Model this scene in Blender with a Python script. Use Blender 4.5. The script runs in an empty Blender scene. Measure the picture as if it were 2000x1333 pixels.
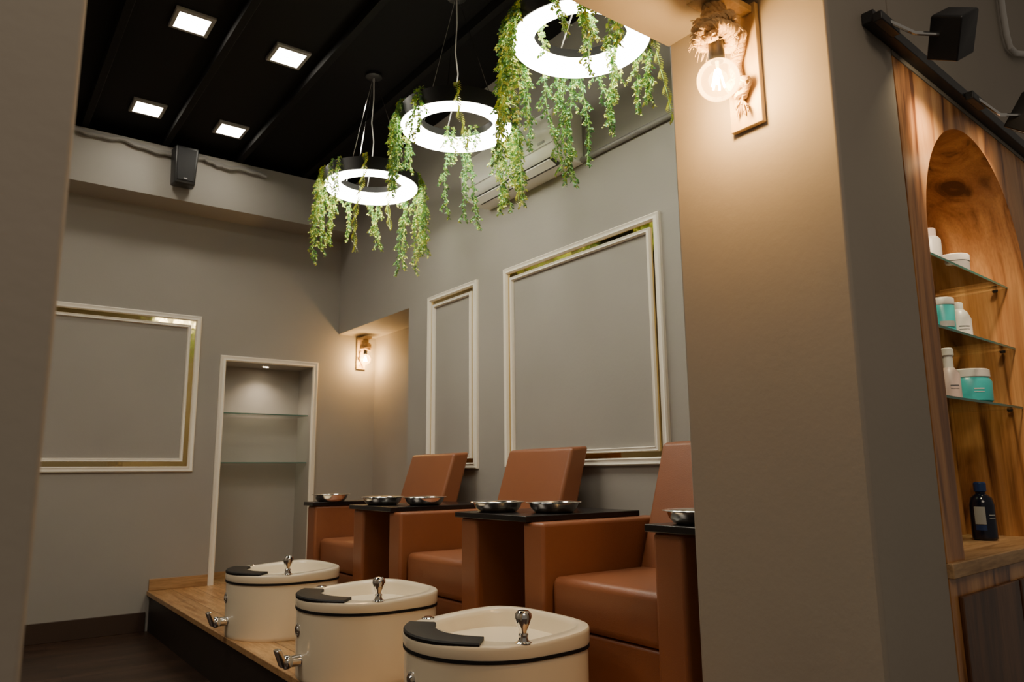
import bpy, bmesh, math, random
from mathutils import Vector, Matrix
PI=math.pi
C=bpy.context.scene.collection
# ------------------------------------------------------------ camera
YAW=math.radians(36.4); PIT=math.radians(10.05); ROLL=math.radians(0.6); FPX=1454.0
CAM=Vector((0,0,1.14))
_f=Vector((math.sin(YAW)*math.cos(PIT),math.cos(YAW)*math.cos(PIT),math.sin(PIT)))
_r=Vector((math.cos(YAW),-math.sin(YAW),0)); _u=_r.cross(_f)
RR=_r*math.cos(ROLL)-_u*math.sin(ROLL); UU=_u*math.cos(ROLL)+_r*math.sin(ROLL)
cd=bpy.data.cameras.new('camera'); cam=bpy.data.objects.new('camera',cd); C.objects.link(cam)
M=Matrix((RR,UU,-_f)).transposed().to_4x4(); M.translation=CAM; cam.matrix_world=M
cd.sensor_width=36; cd.lens=FPX/2000*36; cd.clip_start=0.05
cd.dof.use_dof=True; cd.dof.focus_distance=2.9; cd.dof.aperture_fstop=4.5
bpy.context.scene.camera=cam
def ray(u,v): return _f+RR*((u-1000)/FPX)+UU*((666.5-v)/FPX)
def onY(u,v,Y): d=ray(u,v); return CAM+d*(Y/d.y)
# ------------------------------------------------------------ materials
def nm(name):
    m=bpy.data.materials.new(name); m.use_nodes=True; nt=m.node_tree
    return m,nt,nt.nodes['Principled BSDF']
def plain(name,col,rough=.5,metal=0,bump=0,bscale=80,var=0,vscale=3,spec=None,coat=0):
    m,nt,p=nm(name)
    p.inputs['Base Color'].default_value=(*col,1); p.inputs['Roughness'].default_value=rough; p.inputs['Metallic'].default_value=metal
    if spec is not None: p.inputs['Specular IOR Level'].default_value=spec
    if coat: p.inputs['Coat Weight'].default_value=coat; p.inputs['Coat Roughness'].default_value=.1
    tc=nt.nodes.new('ShaderNodeTexCoord')
    if var:
        n=nt.nodes.new('ShaderNodeTexNoise'); n.inputs['Scale'].default_value=vscale; n.inputs['Detail'].default_value=4
        nt.links.new(tc.outputs['Object'],n.inputs['Vector'])
        r=nt.nodes.new('ShaderNodeValToRGB'); r.color_ramp.elements[0].position=.3; r.color_ramp.elements[1].position=.7
        r.color_ramp.elements[0].color=(*[c*(1-var) for c in col],1); r.color_ramp.elements[1].color=(*[min(1,c*(1+var)) for c in col],1)
        nt.links.new(n.outputs['Fac'],r.inputs['Fac']); nt.links.new(r.outputs['Color'],p.inputs['Base Color'])
    if bump:
        n=nt.nodes.new('ShaderNodeTexNoise'); n.inputs['Scale'].default_value=bscale; n.inputs['Detail'].default_value=3
        nt.links.new(tc.outputs['Object'],n.inputs['Vector'])
        b=nt.nodes.new('ShaderNodeBump'); b.inputs['Strength'].default_value=bump; b.inputs['Distance'].default_value=.004
        nt.links.new(n.outputs['Fac'],b.inputs['Height']); nt.links.new(b.outputs['Normal'],p.inputs['Normal'])
    return m
def wood(name,c1,c2,c3,scale=(1,1,1),rough=.4,planks=None,dist=1.0,fine=.55,fscale=(1,1,1),s1=2.2):
    m,nt,p=nm(name); L=nt.links.new; N=nt.nodes.new
    tc=N('ShaderNodeTexCoord'); mp=N('ShaderNodeMapping'); mp.inputs['Scale'].default_value=scale; L(tc.outputs['Object'],mp.inputs['Vector'])
    n1=N('ShaderNodeTexNoise'); n1.inputs['Scale'].default_value=s1; n1.inputs['Detail'].default_value=5; n1.inputs['Distortion'].default_value=dist
    L(mp.outputs['Vector'],n1.inputs['Vector'])
    mpf=N('ShaderNodeMapping'); mpf.inputs['Scale'].default_value=fscale; L(mp.outputs['Vector'],mpf.inputs['Vector'])
    n2=N('ShaderNodeTexNoise'); n2.inputs['Scale'].default_value=14; n2.inputs['Detail'].default_value=5; n2.inputs['Distortion'].default_value=.3
    L(mpf.outputs['Vector'],n2.inputs['Vector'])
    r=N('ShaderNodeValToRGB'); e=r.color_ramp.elements; e[0].position=.33; e[0].color=(*c1,1); e[1].position=.66; e[1].color=(*c3,1)
    x=e.new(.46); x.color=(*c2,1)
    L(n1.outputs['Fac'],r.inputs['Fac'])
    mx=N('ShaderNodeMix'); mx.data_type='RGBA'; mx.blend_type='MULTIPLY'; mx.inputs[0].default_value=fine
    r2=N('ShaderNodeValToRGB'); r2.color_ramp.elements[0].position=.3; r2.color_ramp.elements[0].color=(.45,.4,.35,1); r2.color_ramp.elements[1].position=.62; r2.color_ramp.elements[1].color=(1,1,1,1)
    L(n2.outputs['Fac'],r2.inputs['Fac']); L(r.outputs['Color'],mx.inputs[6]); L(r2.outputs['Color'],mx.inputs[7])
    out=mx.outputs[2]
    if planks:
        mp2=N('ShaderNodeMapping'); mp2.inputs['Rotation'].default_value=(0,0,planks[2]); L(tc.outputs['Object'],mp2.inputs['Vector'])
        br=N('ShaderNodeTexBrick'); br.inputs['Scale'].default_value=1; br.inputs['Brick Width'].default_value=planks[0]; br.inputs['Row Height'].default_value=planks[1]
        br.inputs['Mortar Size'].default_value=.002; br.inputs['Color1'].default_value=(1,1,1,1); br.inputs['Color2'].default_value=(planks[3],planks[3],planks[3],1); br.inputs['Mortar'].default_value=(.15,.12,.1,1)
        L(mp2.outputs['Vector'],br.inputs['Vector'])
        m2=N('ShaderNodeMix'); m2.data_type='RGBA'; m2.blend_type='MULTIPLY'; m2.inputs[0].default_value=1
        L(out,m2.inputs[6]); L(br.outputs['Color'],m2.inputs[7]); out=m2.outputs[2]
    L(out,p.inputs['Base Color']); p.inputs['Roughness'].default_value=rough
    b=N('ShaderNodeBump'); b.inputs['Strength'].default_value=.10; b.inputs['Distance'].default_value=.003
    L(n2.outputs['Fac'],b.inputs['Height']); L(b.outputs['Normal'],p.inputs['Normal'])
    return m
def emit(name,col,s):
    m,nt,p=nm(name); p.inputs['Base Color'].default_value=(*col,1); p.inputs['Emission Color'].default_value=(*col,1); p.inputs['Emission Strength'].default_value=s
    return m
def clear(name,col,gl=.12,em=None,es=0):
    m,nt,p=nm(name); L=nt.links.new; N=nt.nodes.new; nt.nodes.remove(p); out=nt.nodes['Material Output']
    t=N('ShaderNodeBsdfTransparent'); t.inputs['Color'].default_value=(*col,1)
    g=N('ShaderNodeBsdfGlossy'); g.inputs['Roughness'].default_value=.03
    lw=N('ShaderNodeLayerWeight'); lw.inputs['Blend'].default_value=gl
    mx=N('ShaderNodeMixShader'); L(lw.outputs['Fresnel'],mx.inputs[0]); L(t.outputs[0],mx.inputs[1]); L(g.outputs[0],mx.inputs[2]); o=mx.outputs[0]
    if em:
        e=N('ShaderNodeEmission'); e.inputs['Color'].default_value=(*em,1); e.inputs['Strength'].default_value=es
        a=N('ShaderNodeAddShader'); L(o,a.inputs[0]); L(e.outputs[0],a.inputs[1]); o=a.outputs[0]
    L(o,out.inputs['Surface']); return m
WALL=plain('wall_paint',(.345,.323,.292),.75,0,.12,60,.04,1.5)
TANW=plain('taupe_paint',(.335,.295,.243),.7,0,.15,50,.05,1.5)
BLACKP=plain('black_ceiling_paint',(.006,.0055,.006),.8,0,.1,30,0,3,.2)
FLOOR=wood('dark_floor_laminate',(.026,.013,.009),(.048,.024,.015),(.075,.039,.023),(1,7,1),.38,(1.2,.16,0,.5))
DECK=wood('oak_deck',(.40,.20,.075),(.56,.31,.125),(.68,.41,.19),(9,.9,1),.38,(1.2,.16,PI/2,.75))
SKIRT=wood('oak_skirting',(.32,.17,.07),(.44,.25,.11),(.5,.3,.14),(.8,9,9),.4)
FASC=plain('dark_fascia',(.016,.010,.008),.5,0,.1)
BASEB=plain('dark_baseboard',(.045,.024,.015),.5,0,.1)
TEAK=wood('teak_veneer',(.12,.042,.015),(.45,.200,.070),(.66,.345,.135),(3.8,3.8,.42),.33,None,2.4,.32,(3,3,.6),1.6)
TEAKL=wood('pale_ply',(.34,.19,.08),(.46,.28,.13),(.55,.35,.18),(1,8,8),.5)
LEATHER=plain('tan_leather',(.255,.088,.036),.42,0,.18,260,.06,2.5)
WHITEM=plain('white_moulding',(.90,.84,.73),.4,0,.05)
GOLD=plain('gold_mirror_strip',(.72,.56,.27),.07,1,.5,6)
CREAM=plain('cream_acrylic',(.88,.77,.58),.22,0,.02,20,.02,2,None,.3)
BLACKR=plain('black_rubber',(.008,.008,.009),.6,0,.05,80,0,3,.3)
BLACKM=plain('black_metal',(.014,.014,.015),.4,0,.05)
BLACKB=plain('black_lacquer',(.010,.008,.009),.25,0,.03)
CHROME=plain('chrome',(.82,.81,.79),.1,1,.02)
STEEL=plain('stainless_steel',(.90,.88,.84),.16,1,.05,30)
ACW=plain('ac_white_plastic',(.90,.88,.83),.35,0,.03)
ACD=plain('ac_dark_slot',(.05,.05,.05),.5,0,.03)
PIPEG=plain('grey_conduit',(.24,.23,.22),.45,0,.2,60)
PIPEW=plain('white_conduit',(.62,.6,.57),.45,0,.1)
RING=emit('led_diffuser',(1,.94,.78),28)
PANELE=emit('panel_diffuser',(1,.92,.76),45)
GLASS=clear('shelf_glass',(.90,.95,.93),.25)
EDGE=plain('glass_edge',(.06,.17,.14),.15,0,.02)
BULB=clear('bulb_glass',(1,.92,.78),.2,(1,.50,.15),3.4)
FIL=emit('filament',(1,.70,.32),400)
ROPE=plain('jute_rope',(.52,.36,.18),.9,0,.5,300,.2,60)
PLYW=wood('sconce_ply',(.50,.36,.19),(.59,.44,.24),(.66,.51,.30),(8,8,1),.55,None,1.0,.3)
LEAF=plain('leaf_green',(.24,.42,.07),.5,0,.05,50,.45,25)
LEAFY=plain('leaf_yellow_green',(.66,.68,.13),.5,0,.05,50,.3,25)
LEAFD=plain('leaf_dark_green',(.10,.27,.09),.5,0,.05,50,.45,25)
PWHITE=plain('white_plastic',(.78,.75,.72),.35,0,.02)
PPINK=plain('blush_plastic',(.70,.55,.50),.35,0,.02)
PGREY=plain('grey_tub_plastic',(.35,.33,.33),.35,0,.02)
PTEAL=plain('teal_plastic',(.05,.48,.50),.3,0,.02)
PNAVY=plain('navy_glass',(.006,.008,.020),.12,0,.02)
PBLUE=plain('blue_cap',(.012,.035,.13),.3,0,.02)
PLBL=plain('pale_label',(.34,.36,.36),.5,0,.02)
PINKT=plain('grey_print',(.15,.15,.17),.5,0,.02)
# ------------------------------------------------------------ mesh helpers
class MB:
    def __init__(s): s.b=bmesh.new()
    def quad(s,*pts,mi=0):
        f=s.b.faces.new([s.b.verts.new(p) for p in pts]); f.material_index=mi; return f
    def box(s,x0,x1,y0,y1,z0,z1):
        v=[s.b.verts.new((x,y,z)) for x in (x0,x1) for y in (y0,y1) for z in (z0,z1)]
        for q in ((0,1,3,2),(4,6,7,5),(0,4,5,1),(2,3,7,6),(0,2,6,4),(1,5,7,3)): s.b.faces.new([v[i] for i in q])
        return s
    def hexa(s,pts):
        v=[s.b.verts.new(p) for p in pts]
        for q in ((0,3,2,1),(4,5,6,7),(0,1,5,4),(1,2,6,5),(2,3,7,6),(3,0,4,7)): s.b.faces.new([v[i] for i in q])
        return s
    def prism(s,poly,z0,z1):
        a=[s.b.verts.new((x,y,z0)) for x,y in poly]; b=[s.b.verts.new((x,y,z1)) for x,y in poly]; n=len(poly)
        s.b.faces.new(a[::-1]); s.b.faces.new(b)
        for i in range(n): s.b.faces.new((a[i],a[(i+1)%n],b[(i+1)%n],b[i]))
        return s
    def loft(s,loops,cap0=False,cap1=False,closed=False,mi=0):
        L=[[s.b.verts.new(p) for p in lp] for lp in loops]; n=len(L[0])
        rng=range(len(L)) if closed else range(len(L)-1)
        for k in rng:
            A=L[k];B=L[(k+1)%len(L)]
            for i in range(n):
                f=s.b.faces.new((A[i],A[(i+1)%n],B[(i+1)%n],B[i])); f.material_index=mi
        if cap0: s.b.faces.new(L[0][::-1])
        if cap1: s.b.faces.new(L[-1])
        return s
    def lathe(s,prof,c=(0,0,0),n=32,axis='z',cap0=True,cap1=True):
        lp=[]
        for r,h in prof:
            l=[]
            for i in range(n):
                a=2*PI*i/n; x,y=r*math.cos(a),r*math.sin(a)
                if axis=='z': p=(c[0]+x,c[1]+y,c[2]+h)
                elif axis=='x': p=(c[0]+h,c[1]+x,c[2]+y)
                else: p=(c[0]+x,c[1]+h,c[2]+y)
                l.append(p)
            lp.append(l)
        return s.loft(lp,cap0,cap1)
    def tube(s,path,r,n=10,cap=True):
        P=[Vector(p) for p in path]; lp=[]; ref=None
        for i,p in enumerate(P):
            t=(P[min(i+1,len(P)-1)]-P[max(i-1,0)]).normalized()
            if ref is None: ref=Vector((0,0,1)) if abs(t.z)<.9 else Vector((1,0,0))
            a=(ref-t*ref.dot(t))
            if a.length<1e-4: a=t.orthogonal()
            a.normalize(); ref=a; b=t.cross(a)
            rr=r[i] if isinstance(r,(list,tuple)) else r
            lp.append([p+(a*math.cos(2*PI*k/n)+b*math.sin(2*PI*k/n))*rr for k in range(n)])
        return s.loft(lp,cap,cap)
    def build(s,name,mat,parent=None,bevel=0,seg=3,smooth=True,kind=None,recalc=True):
        if recalc: bmesh.ops.recalc_face_normals(s.b,faces=s.b.faces[:])
        me=bpy.data.meshes.new(name); s.b.to_mesh(me); s.b.free()
        for m in (mat if isinstance(mat,list) else [mat]): me.materials.append(m)
        o=bpy.data.objects.new(name,me); C.objects.link(o)
        if parent: o.parent=parent
        if kind: o['kind']=kind
        if bevel:
            md=o.modifiers.new('bevel','BEVEL'); md.width=bevel; md.segments=seg; md.limit_method='ANGLE'; md.angle_limit=math.radians(40)
        if smooth:
            for p in me.polygons: p.use_smooth=True
            bm=bmesh.new(); bm.from_mesh(me)
            for e in bm.edges:
                if len(e.link_faces)==2 and e.calc_face_angle(0)>math.radians(38 if not bevel else 89.9): e.smooth=False
            bm.to_mesh(me); bm.free()
        return o
def tag(o,label,cat,group=None):
    o['label']=label; o['category']=cat
    if group: o['group']=group
    return o
def thing(name,label,cat,loc=(0,0,0),rz=0,group=None):
    o=bpy.data.objects.new(name,None); C.objects.link(o); o.location=loc; o.rotation_euler=(0,0,rz); o.empty_display_size=.1
    return tag(o,label,cat,group)
def dup(root,loc,label,rz=None):
    r=root.copy(); C.objects.link(r); r.location=loc; r['label']=label
    if rz is not None: r.rotation_euler=(0,0,rz)
    for ch in list(root.children):
        c=ch.copy(); C.objects.link(c); c.parent=r
        for g in list(ch.children):
            d=g.copy(); C.objects.link(d); d.parent=c
    return r
# ------------------------------------------------------------ setting
YB=6.36; XW=2.71; XA=3.08; ZC=3.78; ZP=.29; YJ0=.946; YJ1=1.49; ZH=2.51
MB().box(-1.8,4.2,-2.5,YB+.5,-.1,0).build('floor',FLOOR,smooth=False,kind='structure')
MB().box(-1.8,4.2,YJ0,YB+.5,ZC,ZC+.1).build('ceiling',BLACKP,smooth=False,kind='structure')
w=MB(); T=.32
w.box(-1.6,1.72,YB,YB+T,0,ZC).box(2.472,3.4,YB,YB+T,0,ZC).box(1.72,2.472,YB,YB+T,2.085,ZC).box(1.72,2.472,YB,YB+T,0,ZP)
w.box(1.6,2.6,YB+T,YB+T+.05,0,2.3)
w.build('wall_back',WALL,smooth=False,kind='structure')
w=MB(); w.box(XW,XA+.3,YJ1,5.02,0,ZC).box(XW,XA+.3,5.02,YB,2.41,ZC).box(XA,XA+.3,5.02,YB,0,2.41)
w.build('wall_right',WALL,smooth=False,kind='structure')
MB().box(-1.8,-1.6,YJ1,YB,0,ZC).build('wall_left',WALL,smooth=False,kind='structure')
for k,x in enumerate((-1.2,-.62,-.06,.50,1.06,1.63,2.19)):
    MB().box(x,x+.045,YJ1,6.05,ZC-.07,ZC).build('trim_%d'%(k+1),BLACKP,bevel=.002,kind='structure')
MB().box(-1.6,XW,6.05,YB,3.29,ZC-.07).build('trim_8',WALL,smooth=False,kind='structure')
MB().box(-1.6,1.24,YB-.015,YB,0,.14).build('baseboard_back',BASEB,bevel=.003,kind='structure')
MB().box(1.25,1.674,YB-.014,YB,ZP,ZP+.085).box(1.72,2.472,YB+T-.014,YB+T,ZP,ZP+.06).box(2.52,XA,YB-.014,YB,ZP,ZP+.085).build('baseboard_platform',SKIRT,bevel=.003,kind='structure')
MB().box(XW,XA,5.02,YB,ZP-.03,ZP).build('floor_alcove',DECK,smooth=False,kind='structure')
MB().box(1.72,2.472,YB,YB+T,ZP,ZP+.002).build('floor_niche',DECK,smooth=False,kind='structure')
AX=math.radians(4.2); KO=Vector((2.150,.972,0))
def K(s,w,z=0): return Vector((KO.x+s*math.cos(AX)-w*math.sin(AX),KO.y+s*math.sin(AX)+w*math.cos(AX),z))
def onK(u,v,w0=0):
    d=ray(u,v); n=Vector((-math.sin(AX),math.cos(AX),0)); p0=K(0,w0); return CAM+d*((p0-CAM).dot(n)/d.dot(n))
def locK(p): q=p-KO; return (q.x*math.cos(AX)+q.y*math.sin(AX), -q.x*math.sin(AX)+q.y*math.cos(AX), p.z)
MB().box(-1.8,.072,YJ0,YJ1,0,ZC).build('wall_jamb',TANW,bevel=.006,kind='structure')
MB().box(.072,1.75,YJ0,YJ1,ZH,ZC).build('wall_header',TANW,bevel=.004,kind='structure')
pl=[(1.75,YJ1),(1.75,.946)]+[(K(s,w_).x,K(s,w_).y) for s,w_ in ((0,0),(0,.36),(1.9,.36))]+[(4.05,YJ1)]
MB().prism(pl,0,ZC).build('wall_pillar',TANW,bevel=.012,kind='structure')
q=[(K(s,w_).x,K(s,w_).y) for s,w_ in ((0,0),(1.9,0),(1.9,.36),(0,.36))]
MB().prism(q,2.37,ZC).build('wall_front',TANW,smooth=False,kind='structure')
pf=thing('raised_platform','low platform with honey oak deck and near-black front under the pedicure chairs','platform',(1.25,YJ1,0))
PX,PY=1.25,YJ1
MB().box(0,XW-PX,0,YB-PY,ZP-.03,ZP-.0005).build('deck',DECK,pf,smooth=False)
MB().box(.012,XW-PX,0,YB-PY,0,ZP-.03).build('fascia',FASC,pf,smooth=False)
MB().box(-.010,.010,0,YB-PY,ZP-.032,ZP).build('edge_strip',SKIRT,pf,bevel=.003)
# ------------------------------------------------------------ wall frames
def frame(mp,a0,a1,b0,b1,w,h):
    prof=[(0,0),(0,h*.7),(w*.18,h),(w*.42,h*.8),(w*.6,h*.8),(w*.82,h),(w,h*.6),(w,0)]
    m=MB(); m.loft([[mp(a0+o,b0+o,d),mp(a1-o,b0+o,d),mp(a1-o,b1-o,d),mp(a0+o,b1-o,d)] for o,d in prof]); return m
def flat_frame(mp,a0,a1,b0,b1,w,h):
    m=MB(); m.loft([[mp(a0+o,b0+o,d),mp(a1-o,b0+o,d),mp(a1-o,b1-o,d),mp(a0+o,b1-o,d)] for o,d in ((0,0),(0,h),(w,h),(w,0))]); return m
mback=lambda a,b,d:(a,YB-d,b)
mright=lambda a,b,d:(XW-d,a,b)
def panel(mp,a0,a1,b0,b1,label,w1=.038,w2=.028,w3=.024):
    t=thing('wall_panel_frame',label,'wall frame',mp(a0,b0,0))
    off=Vector(mp(a0,b0,0)); lm=lambda a,b,d: tuple(Vector(mp(a,b,d))-off)
    frame(lm,a0,a1,b0,b1,w1,.024).build('outer_moulding',WHITEM,t)
    flat_frame(lm,a0+w1,a1-w1,b0+w1,b1-w1,w2,.006).build('gold_strip',GOLD,t,smooth=False)
    w2+=w1
    frame(lm,a0+w2,a1-w2,b0+w2,b1-w2,w3,.02).build('inner_moulding',WHITEM,t)
panel(mback,-.1,1.508,1.175,2.434,'wide white and gold rectangular wall frame left of the shelf niche',.042,.036,.026)
panel(mright,4.05,4.70,1.17,2.425,'narrow tall white and gold wall frame behind the farthest chair')
panel(mright,2.415,3.74,1.17,2.42,'large square white and gold wall frame right of the narrow one')
t=thing('niche_surround','white moulded surround of the shelf niche in the far wall','niche trim',(1.674,YB,ZP))
m=MB()
prof=[(0,0),(0,.018),(.008,.026),(.02,.021),(.028,.021),(.038,.026),(.046,.016),(.046,0)]
LP=[]
for o,d in prof: LP.append([(o,-d,0),(o,-d,1.84-o),(.844-o,-d,1.84-o),(.844-o,-d,0)])
vs=[[m.b.verts.new(p) for p in l] for l in LP]
for a in range(len(vs)-1):
    for i in range(3): m.b.faces.new((vs[a][i],vs[a][i+1],vs[a+1][i+1],vs[a+1][i]))
m.build('moulding',WHITEM,t)
def gshelf(x0,x1,y0,y1,z,label,par=None,th=.008):
    if par is None:
        s=thing('glass_shelf',label,'shelf',(x0,y0,z)); ox,oy,oz=x0,y0,z; nm_='pane'
    else: s=par; ox=oy=oz=0; nm_='shelf'
    g=MB().box(x0-ox,x1-ox,y0+.003-oy,y1-oy,z-oz,z+th-oz).build(nm_,GLASS,s,smooth=False)
    MB().box(x0-ox,x1-ox,y0-oy,y0+.003-oy,z-oz,z+th-oz).build('front_edge',EDGE,g if par else s,smooth=False)
    return g
gshelf(1.722,2.470,YB+.06,YB+T-.01,1.655,'upper glass shelf in the white framed wall niche')
gshelf(1.722,2.470,YB+.06,YB+T-.01,1.243,'lower glass shelf in the white framed wall niche')
t=thing('niche_downlight','small round recessed spotlight in the top of the wall niche','downlight',(2.10,YB+.14,2.085))
MB().lathe([(.034,0),(.036,-.006),(.026,-.008),(.026,0)],n=24,cap0=False,cap1=False).build('ring',WHITEM,t)
MB().lathe([(.025,-.001),(.020,-.006)],n=24).build('lens',emit('downlight_lens',(1,.85,.62),60),t)
# ------------------------------------------------------------ ceiling panel lights
BEZ=plain('light_bezel',(.24,.23,.22),.5,0,.02)
def plight(x,y,lab):
    t=thing('ceiling_panel_light',lab,'ceiling light',(x,y,ZC),0,'square ceiling panel lights')
    m=MB(); m.loft([[(s*a,s*b,z) for a,b in ((-1,-1),(1,-1),(1,1),(-1,1))] for s,z in ((.110,0),(.110,-.014),(.106,-.020),(.086,-.020),(.086,-.014))]); m.build('bezel',BEZ,t,smooth=False)
    MB().box(-.087,.087,-.087,.087,-.018,-.012).build('diffuser',PANELE,t,smooth=False)
plight(.865,4.31,'square ceiling light nearest the camera on the left')
plight(1.452,4.34,'square ceiling light nearer the ring pendants, in the front pair')
plight(.865,5.59,'square ceiling light above the loudspeaker, left of the back pair')
plight(1.452,5.60,'square ceiling light right of the back pair, farthest from the camera')
# ------------------------------------------------------------ loudspeaker + conduits
p=onY(358,331,6.0)
t=thing('wall_loudspeaker','small black loudspeaker mounted high on the bulkhead above the wall frame','loudspeaker',(p.x,6.05,p.z))
MB().hexa([(-.075,-.14,-.15),(.075,-.14,-.15),(.085,-.03,-.15),(-.085,-.03,-.15),(-.085,-.16,.15),(.085,-.16,.15),(.095,-.03,.15),(-.095,-.03,.15)]).build('cabinet',BLACKM,t,bevel=.012)
MB().hexa([(-.06,-.150,-.125),(.06,-.150,-.125),(.06,-.13,-.125),(-.06,-.13,-.125),(-.07,-.168,.13),(.07,-.168,.13),(.07,-.13,.13),(-.07,-.13,.13)]).build('grille',plain('grille_cloth',(.02,.02,.022),.8,0,.5,400),t,bevel=.004)
MB().box(-.012,.012,-.156,-.148,-.115,-.106).build('badge',PGREY,t)
MB().box(-.03,.03,-.03,0,-.06,.06).build('bracket',BLACKM,t,bevel=.003)
cp=[onY(u,v,6.02) for u,v in ((60,238),(145,252),(190,265),(240,272),(290,292),(330,302),(365,308),(400,310),(420,320),(440,327),(480,332),(520,345))]
cps=[]
for a,b in zip(cp,cp[1:]): cps+= [a.lerp(b,k/6)+Vector((0,0,.006*math.sin(len(cps)*1.1+k*1.3))) for k in range(6)]
tag(MB().tube(cps+[cp[-1]],.021,8).build('cable_conduit',PIPEG),'lumpy grey cable conduit running along the top of the far bulkhead','conduit')
tag(MB().tube([(XW-.018,2.965,2.885),(XW-.018,2.2,2.885),(XW-.018,YJ1,2.885)],.016,10).build('wall_pipe',PIPEG),'straight grey pipe on the wall running from the air conditioner','pipe')
# ------------------------------------------------------------ air conditioner
t=thing('air_conditioner','white split air conditioner on the wall behind the ring pendants','air conditioner',(XW,3.44,2.87))
pr=[(0,0),(-.10,0),(-.19,.03),(-.225,.07),(-.235,.20),(-.22,.28),(-.18,.31),(0,.31)]
m=MB(); m.loft([[(x,y,z) for x,z in pr] for y in (-.47,.47)],True,True); m.build('body',ACW,t,bevel=.008)
MB().hexa([(-.110,-.40,.002),(-.185,-.40,.024),(-.185,.40,.024),(-.110,.40,.002),(-.110,-.40,-.003),(-.19,-.40,.019),(-.19,.40,.019),(-.110,.40,-.003)]).build('outlet_slot',ACD,t,smooth=False)
MB().hexa([(-.14,-.39,-.014),(-.185,-.39,.008),(-.185,.39,.008),(-.14,.39,-.014),(-.14,-.39,-.009),(-.187,-.39,.013),(-.187,.39,.013),(-.14,.39,-.009)]).build('louver',ACW,t,smooth=False)
MB().box(-.2305,-.224,-.465,.465,.075,.079).build('panel_seam',PGREY,t,smooth=False)
MB().box(-.231,-.222,-.40,-.34,.095,.11).build('badge',PGREY,t,smooth=False)
# ------------------------------------------------------------ ring pendants
ZR=2.98; HH=.085
def pendant(y,lab):
    t=thing('ring_pendant',lab,'pendant light',(2.0,y,ZR),0,'ring pendant lights')
    n=72
    prof=[(.298,.0),(.303,.0),(.303,HH),(.203,HH),(.203,.045),(.208,.045),(.208,HH-.007),(.298,HH-.007)]
    m=MB(); m.loft([[(r*math.cos(2*PI*i/n),r*math.sin(2*PI*i/n),z) for i in range(n)] for r,z in prof],closed=True); m.build('ring_housing',BLACKM,t)
    prof=[(.205,.045),(.201,.030),(.204,.002),(.214,-.010),(.230,-.017),(.275,-.017),(.290,-.011),(.297,-.003),(.297,.02),(.297,.045)]
    m=MB(); m.loft([[(r*math.cos(2*PI*i/n),r*math.sin(2*PI*i/n),z) for i in range(n)] for r,z in prof],closed=True); m.build('diffuser',RING,t)
    top=ZC-ZR
    MB().lathe([(.055,0),(.055,-.022),(.045,-.028)],(0,0,top),24).build('canopy',BLACKM,t)
    for k in range(3):
        a=PI/2+.3+2*PI*k/3
        MB().tube([(.01*math.cos(a),.01*math.sin(a),top-.02),(.25*math.cos(a),.25*math.sin(a),HH)],.0022,6).build('wire',CHROME,t)
    MB().tube([(0,0,top-.02),(.004,.002,.62),(-.006,.003,.45),(.01,0,.32),(.02,.04,.22),(.05,.14,.15),(.08,.235,HH)],.0035,8).build('power_cable',PIPEW,t)
    return t
RY=(4.24,3.20,2.19)
pendant(RY[0],'farthest and lowest-looking black ring pendant with glowing white underside')
pendant(RY[1],'middle glowing black ring pendant, in front of the air conditioner')
pendant(RY[2],'nearest glowing black ring pendant, partly cut off by the header beam')
def leaf(m,p,d,up,L,W,mi):
    d=d.normalized(); s=d.cross(up)
    if s.length<1e-3: s=d.orthogonal()
    s.normalize(); n=s.cross(d)
    f=m.b.faces.new([m.b.verts.new(x) for x in (p,p+d*L*.5+s*W*.5+n*W*.15,p+d*L,p+d*L*.5-s*W*.5+n*W*.15)]); f.material_index=mi
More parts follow.
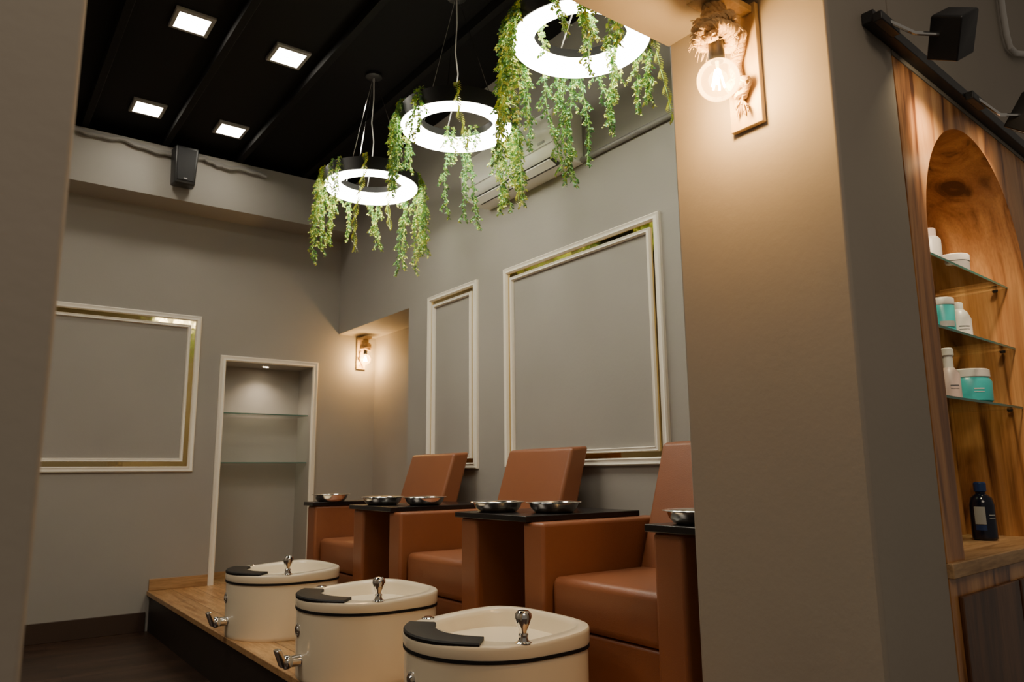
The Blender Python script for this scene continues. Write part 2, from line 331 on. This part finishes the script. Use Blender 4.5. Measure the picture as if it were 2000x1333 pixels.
def strand(t,ang,rad,L,style,rng):
    m=MB(); o=Vector((math.cos(ang),math.sin(ang),0)); tang=Vector((-o.y,o.x,0))
    inn=rad<.25
    base=o*(.25)+Vector((0,0,HH+.004)); edge=o*rad+Vector((0,0,HH+.008+rng.uniform(0,.01)))
    path=[base,edge, o*(rad+(-.012 if inn else .012))+Vector((0,0,.055))]
    x=path[-1].copy(); sway=rng.uniform(-.16,.16); n=int(L/.02); ph=rng.uniform(0,6)
    for i in range(n):
        f=i/n
        x=x+Vector((0,0,-.02))+tang*(sway*.03+math.sin(ph+f*5)*.003)+o*((-.001 if inn else .001)*(1-f)*2)
        path.append(x.copy())
    m.tube(path,.0018,5)
    P=[]
    for a,b in zip(path,path[1:]):
        k=max(1,int((b-a).length/.009)); P+=[(a.lerp(b,j/k),(b-a).normalized()) for j in range(k)]
    for i,(pt,d) in enumerate(P):
        f=i/len(P)
        if style=='ribbon':
            for sgn in (-1,1):
                a=i*.35; s=Vector((math.cos(a),math.sin(a),0))*sgn
                leaf(m,pt,s*.8+d*.45,Vector((0,0,1))+s*.1,.026,.013,2)
        else:
            for k in range(2):
                a=rng.uniform(0,2*PI); s=Vector((math.cos(a),math.sin(a),0))
                leaf(m,pt,s*.8+d*.6,Vector((rng.uniform(-1,1),rng.uniform(-1,1),1)),rng.uniform(.014,.024),.012,rng.choice((0,0,1,2,2)) if style=='mix' else rng.choice((1,1,0)))
            if i%3==0 and i>7:
                a=rng.uniform(0,2*PI); s=Vector((math.cos(a),math.sin(a),0)); tl=rng.uniform(.045,.105)*(1-.45*f)
                dd=(s*.68+Vector((0,0,-.73))).normalized(); q0=pt.copy(); tp=[q0.copy()]
                k=int(tl/.009)
                for j in range(k):
                    dd=(dd+Vector((0,0,-.07))).normalized(); q0=q0+dd*.009; tp.append(q0.copy())
                    for h in range(3):
                        a2=rng.uniform(0,2*PI); s2=Vector((math.cos(a2),math.sin(a2),.2))
                        leaf(m,q0,s2*.7+dd*.8,Vector((rng.uniform(-1,1),rng.uniform(-1,1),1)),rng.uniform(.012,.021),.0105,(2 if j>k*.45 and rng.random()<(.7 if style=='mix' else .25) else rng.choice((0,1) if style=='mix' else (1,1,0))))
                if len(tp)>1: m.tube(tp,.0012,4)
    m.build('strand',[LEAF,LEAFD,LEAFY],t,smooth=False)
def garland(y,lab,clusters,seed):
    t=thing('trailing_garland',lab,'artificial plant',(2.0,y,ZR),0,'artificial vines on the ring pendants')
    rng=random.Random(seed)
    for a0,a1,n,l0,l1,st,rad in clusters:
        for i in range(n):
            a=a0+(a1-a0)*((i+.5)/n)+rng.uniform(-3,3)
            s=st if st!='any' else rng.choice(('mix','mix','dark','mix'))
            strand(t,math.radians(a),rad,rng.uniform(l0,l1),s,rng)
# image-left = 143 deg, far = 53, near = 233, right = -36
garland(RY[0],'green and yellow vines trailing from the farthest ring pendant',[(166,126,5,.36,.60,'any',.31),(158,148,2,.18,.30,'mix',.31),(166,164,1,.34,.36,'ribbon',.31),(120,90,3,.26,.46,'any',.31),(108,106,1,.42,.44,'ribbon',.31),(64,56,2,.26,.40,'mix',.31),(24,-8,4,.40,.58,'any',.31),(-12,-42,5,.26,.52,'any',.31),(-8,-10,1,.52,.54,'ribbon',.31),(238,236,1,.60,.62,'ribbon',.31),(208,190,2,.16,.26,'mix',.31),(22,20,1,.3,.34,'ribbon',.19)],3)
garland(RY[1],'green and yellow vines trailing from the middle ring pendant',[(172,134,6,.28,.48,'any',.31),(160,140,2,.16,.26,'mix',.31),(166,164,1,.40,.42,'ribbon',.31),(122,106,2,.20,.28,'any',.31),(66,46,3,.42,.58,'dark',.31),(24,-4,3,.34,.50,'any',.31),(-8,-42,6,.28,.54,'any',.31),(-18,-20,1,.48,.50,'ribbon',.31),(243,240,1,.32,.34,'ribbon',.31),(208,192,2,.16,.26,'mix',.31),(80,15,5,.06,.13,'mix',.19)],5)
garland(RY[2],'green and yellow vines trailing from the nearest ring pendant',[(180,132,8,.32,.60,'any',.31),(152,144,2,.46,.52,'ribbon',.31),(124,96,4,.28,.46,'any',.31),(82,48,5,.38,.60,'dark',.31),(40,10,3,.22,.34,'any',.31),(2,-26,3,.22,.34,'mix',.31),(-26,-30,1,.46,.48,'ribbon',.32),(260,206,5,.22,.36,'any',.31),(238,236,1,.30,.34,'mix',.19),(160,158,1,.1,.18,'mix',.19),(10,-20,2,.1,.2,'mix',.19)],8)
# ------------------------------------------------------------ wall sconces
def rope(m,path,r=.0045,turn=.035):
    P=[Vector(p) for p in path]; Q=[]
    for a,b in zip(P,P[1:]):
        k=max(1,int((b-a).length/.004)); Q+=[a.lerp(b,j/k) for j in range(k)]
    Q.append(P[-1])
    for _ in range(6): Q=[Q[0]]+[(Q[i-1]+Q[i]*2+Q[i+1])/4 for i in range(1,len(Q)-1)]+[Q[-1]]
    for s in range(3):
        S=[]; d=0; ref=Vector((.3,.5,.8))
        for i,q_ in enumerate(Q):
            tt=(Q[min(i+1,len(Q)-1)]-Q[max(i-1,0)]).normalized(); a=(ref-tt*ref.dot(tt)).normalized(); ref=a; b=tt.cross(a)
            if i: d+=(Q[i]-Q[i-1]).length
            ph=d/turn*2*PI+s*2*PI/3; S.append(q_+(a*math.cos(ph)+b*math.sin(ph))*r*.9)
        m.tube(S,r,6)
def sconce(loc,rz,h,lab,watt):
    t=thing('wall_sconce',lab,'wall lamp',loc,rz,'rope and wood wall lamps'); k=h/.37
    MB().box(-.0535*k,.0535*k,0,.018,0,h).build('backplate',PLYW,t,bevel=.002)
    MB().box(-.045*k,.045*k,.018,.20*k,h-.03,h-.01).build('arm',PLYW,t,bevel=.002)
    y=.135*k; zs=h-.03; D=.175*k
    MB().lathe([(.011,0),(.011,-.105*k),(.021*k,-.11*k),(.023*k,-.165*k),(.019*k,-D)],(0,y,zs),20).build('lamp_holder',BLACKM,t)
    m=MB()
    path=[(0,y+.0,zs)]
    for i in range(64):
        a=i*.5; rr=(.022+.0002*i)*k; path.append((rr*math.cos(a),y+rr*math.sin(a),zs-(.008+.0015*i)*k))
    rope(m,path,.0085*k)
    for j in range(3):
        path=[(.02*k,y,zs-.07*k)]
        for i in range(30):
            a=.3+j*1.4+i*.62; rr=(.045+.012*math.sin(i*1.7+j))*k; path.append((rr*math.cos(a),y+rr*math.sin(a),zs-(.066+.0016*i+.012*math.sin(i+j*2))*k))
        rope(m,path,.0085*k)
    rng=random.Random(4)
    for i in range(110):
        a=rng.uniform(0,6.28); zz=zs-rng.uniform(.05,.13)*k; r0=.03*k; r1=rng.uniform(.052,.078)*k; a2=a+rng.uniform(-.5,.5)
        m.tube([(r0*math.cos(a),y+r0*math.sin(a),zz),(r1*.8*math.cos(a2),y+r1*.8*math.sin(a2),zz+rng.uniform(-.01,.014)*k),(r1*math.cos(a2),y+r1*math.sin(a2),zz-rng.uniform(.0,.03)*k)],.0011*k,4)
    m.build('rope_coil',ROPE,t)
    m=MB()
    rope(m,[(-.02*k,y-.03*k,zs-.05*k),(-.03*k,y-.07*k,zs-.085*k),(-.02*k,.045*k,zs-.07*k),(-.005*k,.038*k,zs-.11*k),(.012*k,.038*k,zs-.15*k),(.004*k,.038*k,zs-.20*k),(-.006*k,.038*k,zs-.24*k)],.0105*k)
    rope(m,[(-.006*k,.040*k,zs-.20*k),(.026*k,.049*k,zs-.215*k),(.0,.058*k,zs-.23*k),(-.028*k,.044*k,zs-.215*k),(-.006*k,.038*k,zs-.24*k),(.0,.038*k,zs-.255*k)],.0105*k)
    rng=random.Random(2)
    for i in range(30):
        a=rng.uniform(0,6.28); m.tube([(0,.034*k,zs-.25*k),((.010*math.cos(a))*k,(.034+.008*math.sin(a))*k,zs-.27*k),((.022*math.cos(a))*k,(.036+.014*math.sin(a))*k,zs-rng.uniform(.28,.305)*k)],.0018*k,5)
    m.build('rope_tail',ROPE,t)
    rb=.059*k; zc=zs-D-.056*k
    b=MB().lathe([(.016*k,.066*k),(.018*k,.055*k)]+[(rb*math.sin(a),rb*math.cos(a)) for a in [math.radians(x) for x in range(25,180,9)]]+[(.001,-rb)],(0,y,zc),32).build('bulb',BULB,t)
    m=MB()
    for i in range(6):
        a=i*PI/3; m.tube([(.006*k*math.cos(a),y+.006*k*math.sin(a),zc+.03*k),(.018*k*math.cos(a),y+.018*k*math.sin(a),zc-.022*k)],.0028,6)
    m.build('filament',FIL,b)
    MB().lathe([(.006*k,.066*k),(.004*k,.03*k),(.003*k,-.01*k)],(0,y,zc),12).build('stem',CREAM,b)
    ld=bpy.data.lights.new('bulb_light','POINT'); ld.energy=watt; ld.color=(1,.59,.22); ld.shadow_soft_size=.03*k
    lo=bpy.data.objects.new('bulb_light',ld); C.objects.link(lo)
    mat=Matrix.Rotation(rz,4,'Z'); lo.location=Vector(loc)+mat@Vector((0,y,zc))
sconce((1.75,1.204,2.11),PI/2,.37,'large wooden wall lamp with rope and glowing globe bulb on the near pillar',20)
sconce((2.93,YB,2.10),PI,.30,'small rope and wood wall lamp glowing in the far alcove',13)
# ------------------------------------------------------------ pedicure chairs
XF=1.85
def chair(y,lab):
    t=thing('pedicure_chair',lab,'chair',(XF,y,ZP),0,'tan leather pedicure chairs')
    for s in (-1,1):
        y0,y1=sorted((s*.287,s*.415))
        MB().box(0,.70,y0,y1,.0,.655).build('arm',LEATHER,t,bevel=.014,seg=4)
    m=MB(); m.box(.035,.60,-.284,.284,.275,.456); m.build('seat',LEATHER,t,bevel=.028,seg=5)
    MB().box(.05,.62,-.284,.284,.0,.272).build('seat_base',LEATHER,t,bevel=.012)
    m=MB(); m.hexa([(.49,-.275,.40),(.62,-.275,.36),(.62,.275,.36),(.49,.275,.40),(.68,-.275,.975),(.80,-.275,.985),(.80,.275,.985),(.68,.275,.975)])
    m.build('backrest',LEATHER,t,bevel=.018,seg=5)
    return t
CY=(4.34,3.20,2.035)
c0=chair(CY[0],'tan leather pedicure chair farthest from the camera, beside the alcove')
dup(c0,(XF,CY[1],ZP),'middle tan leather pedicure chair, below the large wall frame')
dup(c0,(XF,CY[2],ZP),'nearest tan leather pedicure chair, partly hidden by the pillar')
ZB=ZP+.656
def board(y0,y1,lab):
    o=MB().box(0,.64,y0-y1,0,0,.024).build('armrest_board',BLACKB,bevel=.003); o.location=(1.83,y1,ZB)
    tag(o,lab,'board','black armrest boards')
board(4.62,4.775,'short black board on the far arm of the farthest chair')
board(3.56,4.07,'black board bridging the farthest and middle chairs')
board(2.405,2.93,'black board bridging the middle and nearest chairs')
board(1.51,1.765,'black board on the near arm of the nearest chair, against the pillar')
def bowl(x,y,lab):
    prof=[(.001,.0),(.072,.0),(.080,.003),(.094,.024),(.100,.044),(.112,.047),(.114,.049),(.112,.051),(.098,.048),(.091,.027),(.078,.007),(.001,.005)]
    o=MB().lathe([(r*1.08,h*.88) for r,h in prof],n=48,cap0=False,cap1=False).build('steel_bowl',STEEL); o.location=(x,y,ZB+.0245)
    tag(o,lab,'bowl','stainless steel bowls on the boards')
bowl(1.98,4.69,'shiny steel bowl on the farthest short board, by the niche')
bowl(1.955,3.90,'left steel bowl of the two between the farthest and middle chairs')
bowl(2.095,3.67,'right steel bowl of the two between the farthest and middle chairs')
bowl(1.965,2.785,'left steel bowl of the two between the middle and nearest chairs')
bowl(2.10,2.555,'right steel bowl of the two between the middle and nearest chairs')
bowl(1.97,1.645,'steel bowl cut off by the pillar edge, on the nearest board')
# ------------------------------------------------------------ foot basins
def sgnp(v,e): return math.copysign(abs(v)**e,v)
def outl(k,dx=0,n=96):
    L=[]
    for i in range(n):
        a=2*PI*i/n; c,s=math.cos(a),math.sin(a)
        if c>0: x=.275*sgnp(c,2/3.6); y=.300*sgnp(s,2/3.0)
        else: x=.30*sgnp(c,2/2.05); y=.300*sgnp(s,2/(2.05+.95*(1-abs(c))**2))
        L.append((x*k+dx,y*k))
    return L
def inn(kx,ky,dx,n=96,e=3.0):
    return [(dx+kx*sgnp(math.cos(2*PI*i/n),2/e),ky*sgnp(math.sin(2*PI*i/n),2/e)) for i in range(n)]
def z_(l,z): return [(x,y,z) for x,y in l]
HB=.345
def basin(x,y,lab):
    t=thing('foot_basin',lab,'foot spa basin',(x,y,ZP),0,'cream pedicure foot basins')
    q_=HB-.064
    body=[z_(outl(.965),0),z_(outl(.976),.006),z_(outl(.98),.02),z_(outl(.988),q_*.6),z_(outl(.99),q_)]
    MB().loft(body,True,True).build('body',CREAM,t)
    MB().loft([z_(outl(.985),q_-.002),z_(outl(1.004),q_-.001),z_(outl(1.004),q_+.010),z_(outl(.985),q_+.011)]).build('rubber_band',BLACKR,t)
    rim=[z_(outl(.985),q_+.009),z_(outl(.998),q_+.010),z_(outl(1.006),q_+.018)]
    def topz(x_): return HB-.014+.014*max(0,min(1,(x_+.05)/.25))
    def tl(l,dz): return [(x_,y_,topz(x_)+dz) for x_,y_ in l]
    rim+=[tl(outl(1.008),-.012),tl(outl(1.005),-.004),tl(outl(.996),-.0005),tl(outl(.985),0),tl(outl(.95),0),
          tl(inn(.212,.250,.048),0),tl(inn(.208,.246,.048),-.003),tl(inn(.203,.240,.048),-.018),tl(inn(.183,.216,.048),-.12),tl(inn(.145,.17,.048),-.20),tl(inn(.05,.06,.048),-.21),tl(inn(.002,.002,.048),-.21)]
    MB().loft(rim).build('tub_rim',CREAM,t)
    loops=[]
    for a in range(-48,49,4):
        aa=math.radians(180+a); c,s=math.cos(aa),math.sin(aa)
        f=1-(abs(a)/60)**8*.4
        ro=.299; r1=.300-.105*f
        def P(r,z): return (r*c,r*s*.985,z)
        z0=topz(-.28)
        loops.append([P(ro-.004,z0-.006),P(ro+.004,z0-.004),P(ro+.005,z0+.006),P(ro,z0+.011),P(r1+.008,z0+.011),P(r1+.002,z0+.009),P(r1,z0-.002),P(r1+.01,z0-.006)])
    MB().loft(loops,True,True).build('heel_pad',BLACKR,t)
    zt=topz(-.08)
    sh=MB(); sh.lathe([(.026,0),(.026,.004),(.018,.008),(.015,.018),(.016,.026),(.012,.032),(.014,.040),(.022,.056),(.027,.074),(.026,.088),(.017,.098),(.001,.100)],(-.07,-.268,zt-.001),28); sh.build('hand_shower',CHROME,t)
    MB().lathe([(.024,0),(.024,.004),(.019,.007),(.016,.006),(.015,.009),(.001,.010)],(-.10,.266,zt-.001),28).build('control_button',CHROME,t)
    k=MB(); k.lathe([(.028,0),(.028,-.005),(.021,-.009),(.016,-.007),(.012,-.012),(.001,-.013)],(-.293,.03,.20),28,'x'); k.build('side_knob',CHROME,t)
    d=MB(); d.lathe([(.036,0.01),(.036,-.006),(.024,-.010),(.023,-.050),(.028,-.056),(.028,-.074),(.022,-.082),(.001,-.084)],(-.285,.0,.085),24,'x')
    d.hexa([(-.378,-.018,.068),(-.346,-.018,.068),(-.346,.018,.068),(-.378,.018,.068),(-.404,-.021,.136),(-.382,-.021,.142),(-.382,.021,.142),(-.404,.021,.136)])
    d.build('drain_handle',CHROME,t,bevel=.003)
    return t
b0=basin(1.535,4.28,'cream foot basin farthest from the camera, in front of the far chair')
dup(b0,(1.53,3.20,ZP),'middle cream foot basin in the row of three')
dup(b0,(1.53,2.205,ZP),'nearest cream foot basin, cut off by the bottom of the photo')
# ------------------------------------------------------------ arched cabinet
cab=thing('arched_cabinet','teak cabinet with arched niche and glass shelves on the right','cabinet',KO,AX)
S0,S1,SP,RA,ZT,ZL,SE=.125,1.04,1.83,.4575,2.365,.89,1.45
DP=.30
arc=[((S0+S1)/2-RA*math.cos(PI*i/40),SP+RA*math.sin(PI*i/40)) for i in range(41)]
m=MB()
def fq(s0,z0,s1,z1,s2,z2,s3,z3,w): m.quad((s0,w,z0),(s1,w,z1),(s2,w,z2),(s3,w,z3))
fq(0,ZL,S0,ZL,S0,SP,0,SP,0); fq(0,SP,S0,SP,S0,ZT,0,ZT,0); fq(S1,ZL,SE,ZL,SE,SP,S1,SP,0); fq(S1,SP,SE,SP,SE,ZT,S1,ZT,0)
for (a,b),(c,d) in zip(arc,arc[1:]): fq(a,b,c,d,c,ZT,a,ZT,0)
m.quad((0,0,ZL),(0,.35,ZL),(0,.35,ZT),(0,0,ZT)); m.quad((0,0,ZT),(SE,0,ZT),(SE,.35,ZT),(0,.35,ZT))
bmesh.ops.remove_doubles(m.b,verts=m.b.verts[:],dist=1e-5)
m.build('face_panel',TEAK,cab,smooth=False)
m=MB(); inner=[(S0,ZL)]+arc+[(S1,ZL)]
for (a,b),(c,d) in zip(inner,inner[1:]): m.quad((a,0,b),(c,0,d),(c,DP,d),(a,DP,b))
bmesh.ops.remove_doubles(m.b,verts=m.b.verts[:],dist=1e-5)
m.build('niche_lining',TEAK,cab)
MB().box(S0-.05,S1+.05,DP,DP+.02,ZL-.02,ZT-.03).build('back_panel',TEAK,cab,smooth=False)
MB().box(0,SE,-.014,DP,ZL-.04,ZL).build('ledge',TEAKL,cab,bevel=.003)
MB().box(0,SE,0,.35,.0,ZL-.04).build('lower_carcass',TEAK,cab,smooth=False)
DT=wood('dark_teak',(.07,.028,.012),(.12,.05,.02),(.17,.075,.03),(5,5,.7),.4)
for s in (0.05,.53,1.0):
    MB().box(s,s+.46,-.012,0,.06,ZL-.09).build('door',DT,cab,bevel=.003)
for z in (1.815,1.578,1.355):
    g=gshelf(S0+.003,S1-.003,.06,DP-.002,z,'',cab)
    for sx in (S1-.014,S0+.014):
        MB().lathe([(.008,-.008),(.010,-.003),(.010,0)],(sx,.10,z),16).build('shelf_clip',BLACKM,g)
# ------------------------------------------------------------ products
def bottle(name,s,w,z,parts,lab,cat='bottle',n=32,grp='hair products in the arched cabinet',patches=()):
    t=thing(name,lab,cat,K(s,w,z),AX,grp)
    for nm_,mat,prof in parts: MB().lathe(prof,n=n).build(nm_,mat,t)
    for nm_,mat,r,z0,z1,a0,a1 in patches:
        m=MB(); k=10; A=[math.radians(a0+(a1-a0)*i/k) for i in range(k+1)]
        for a,b in zip(A,A[1:]): m.quad((r*math.cos(a),r*math.sin(a),z0),(r*math.cos(b),r*math.sin(b),z0),(r*math.cos(b),r*math.sin(b),z1),(r*math.cos(a),r*math.sin(a),z1))
        m.build(nm_,mat,t)
sz=lambda z: z+.0085
bottle('pump_bottle',.475,.12,sz(1.815),[('body',PWHITE,[(.030,0),(.034,.004),(.034,.085),(.027,.096)]),('cap',PPINK,[(.022,.096),(.022,.124),(.018,.128)])],'white bottle with blush cap on the top glass shelf')
bottle('product_jar',.70,.13,sz(1.815),[('body',PGREY,[(.048,0),(.053,.005),(.053,.045),(.048,.048)]),('lid',PWHITE,[(.054,.048),(.055,.051),(.055,.070),(.052,.073)])],'grey tub with white lid on the top glass shelf','jar')
bottle('product_tub',.565,.14,sz(1.578),[('body',PTEAL,[(.036,0),(.040,.004),(.042,.105),(.040,.108)]),('lid',PWHITE,[(.042,.108),(.043,.110),(.043,.130),(.040,.134)])],'tall teal tub with white lid on the middle glass shelf','jar',patches=[('label_patch',PLBL,.0422,.03,.05,190,260)])
bottle('product_bottle',.78,.16,sz(1.578),[('body',PWHITE,[(.038,0),(.043,.006),(.043,.090),(.032,.118),(.022,.127)]),('cap',PWHITE,[(.021,.127),(.021,.150),(.018,.154)])],'white bottle with small cap on the middle glass shelf',patches=[('print_band',PINKT,.0434,.058,.062,200,250),('print_band',PINKT,.0434,.048,.050,200,250)])
bottle('spray_bottle',.515,.12,sz(1.355),[('body',PPINK,[(.028,0),(.032,.005),(.032,.088),(.018,.108)]),('cap',PWHITE,[(.016,.108),(.016,.148),(.020,.151),(.020,.172),(.016,.176)])],'tall blush and white bottle on the bottom glass shelf',patches=[('print_band',PINKT,.0324,.045,.049,200,250),('print_band',PINKT,.0324,.036,.038,200,250)])
bottle('product_jar',.735,.14,sz(1.355),[('body',PTEAL,[(.066,0),(.075,.008),(.077,.074),(.070,.088)]),('lid',PWHITE,[(.068,.088),(.073,.092),(.073,.116),(.067,.120)])],'wide teal jar with white lid on the bottom glass shelf','jar',patches=[('print_band',PWHITE,.0774,.046,.050,212,238),('print_band',PWHITE,.0772,.036,.038,212,238)])
bottle('product_bottle',.80,.16,ZL+.001,[('body',PNAVY,[(.034,0),(.040,.006),(.040,.120),(.034,.145),(.016,.160),(.016,.165)]),('cap',PBLUE,[(.017,.165),(.020,.168),(.020,.195),(.016,.2)])],'dark navy bottle with blue cap on the wooden ledge',patches=[('label_patch',PLBL,.0404,.055,.115,160,210),('label_band',PBLUE,.0404,.035,.052,160,210),('print_band',PLBL,.0404,.085,.088,226,262),('print_band',PLBL,.0404,.075,.077,226,262)])
# ------------------------------------------------------------ track light
tr=thing('track_light','black track rail with adjustable spotlights above the arched cabinet','track light',KO,AX)
rl=locK(onK(1697,38,-.02))
MB().box(rl[0],1.5,-.034,0,2.385,2.42).build('rail',BLACKM,tr,bevel=.002)
def spot(u,v,watt,aim):
    p=Vector(locK(onK(u,v,-.16)))
    base=Vector((p.x-.16,-.034,2.40))
    MB().box(base.x-.06,base.x+.06,-.06,-.034,2.372,2.40).build('track_adapter',BLACKM,tr,bevel=.003)
    MB().tube([base+Vector((0,-.02,-.01)),(base.x+.05,-.10,p.z-.01),p],.006,8).build('joint',CHROME,tr)
    d=(Vector(aim)-p).normalized()
    a=Vector((1,0,0)); a=(a-d*a.dot(d)).normalized(); b=d.cross(a)
    m=MB(); hw=.044
    L=[[p+d*k+(a*x+b*y)*s for x,y in ((-hw,-hw),(hw,-hw),(hw,hw),(-hw,hw))] for k,s in ((-.065,.9),(-.06,1),(.06,1),(.06,.85),(.045,.8))]
    m.loft(L,True,True); h=m.build('spot_head',BLACKM,tr,bevel=.004)
    m=MB(); m.loft([[p+d*k+(a*x+b*y)*.78 for x,y in ((-hw,-hw),(hw,-hw),(hw,hw),(-hw,hw))] for k in (.047,.05)],True,True); m.build('lens',emit('spot_lens',(1,.8,.5),30),h,smooth=False)
    ld=bpy.data.lights.new('track_spot','SPOT'); ld.energy=watt; ld.color=(1,.76,.48); ld.spot_size=math.radians(78); ld.spot_blend=.9; ld.shadow_soft_size=.045
    lo=bpy.data.objects.new('track_spot',ld); C.objects.link(lo)
    wp=K(*(p+d*.07)); aw=K(*aim); lo.location=wp; lo.rotation_euler=(aw-wp).to_track_quat('-Z','Y').to_euler()
spot(1860,68,26,(.72,.30,1.5)); spot(2012,225,26,(.80,.28,1.75))
cpath=[onK(u,v,-.02) for u,v in ((1948,-60),(1958,20),(1966,70),(1972,92),(1984,104),(2010,106),(2060,110))]
tag(MB().tube(cpath,.012,10).build('white_conduit',PIPEW),'white conduit bending at the top right above the track light','conduit')
# ------------------------------------------------------------ lights
def fill_area(loc,size,watt,col,rot=(0,0,0)):
    ld=bpy.data.lights.new('fill_area','AREA'); ld.size=size; ld.energy=watt; ld.color=col
    lo=bpy.data.objects.new('fill_light',ld); C.objects.link(lo); lo.location=loc; lo.rotation_euler=rot
fill_area((.4,-.9,3.4),1.4,32,(1,.84,.66))  # added fill on the camera side for pillar and cabinet, no visible fixture
ld=bpy.data.lights.new('niche_spot','SPOT'); ld.energy=12; ld.color=(1,.80,.58); ld.spot_size=math.radians(130); ld.spot_blend=.9; ld.shadow_soft_size=.02
lo=bpy.data.objects.new('niche_spot',ld); C.objects.link(lo); lo.location=(2.10,YB+.14,2.07)
fill_area((-.5,3.6,3.5),1.2,40,(1,.87,.70))  # unseen fill lamp added overhead to brighten the room walls
W=bpy.data.worlds.new('world'); bpy.context.scene.world=W; W.use_nodes=True
W.node_tree.nodes['Background'].inputs['Color'].default_value=(1,.86,.70,1); W.node_tree.nodes['Background'].inputs['Strength'].default_value=.15
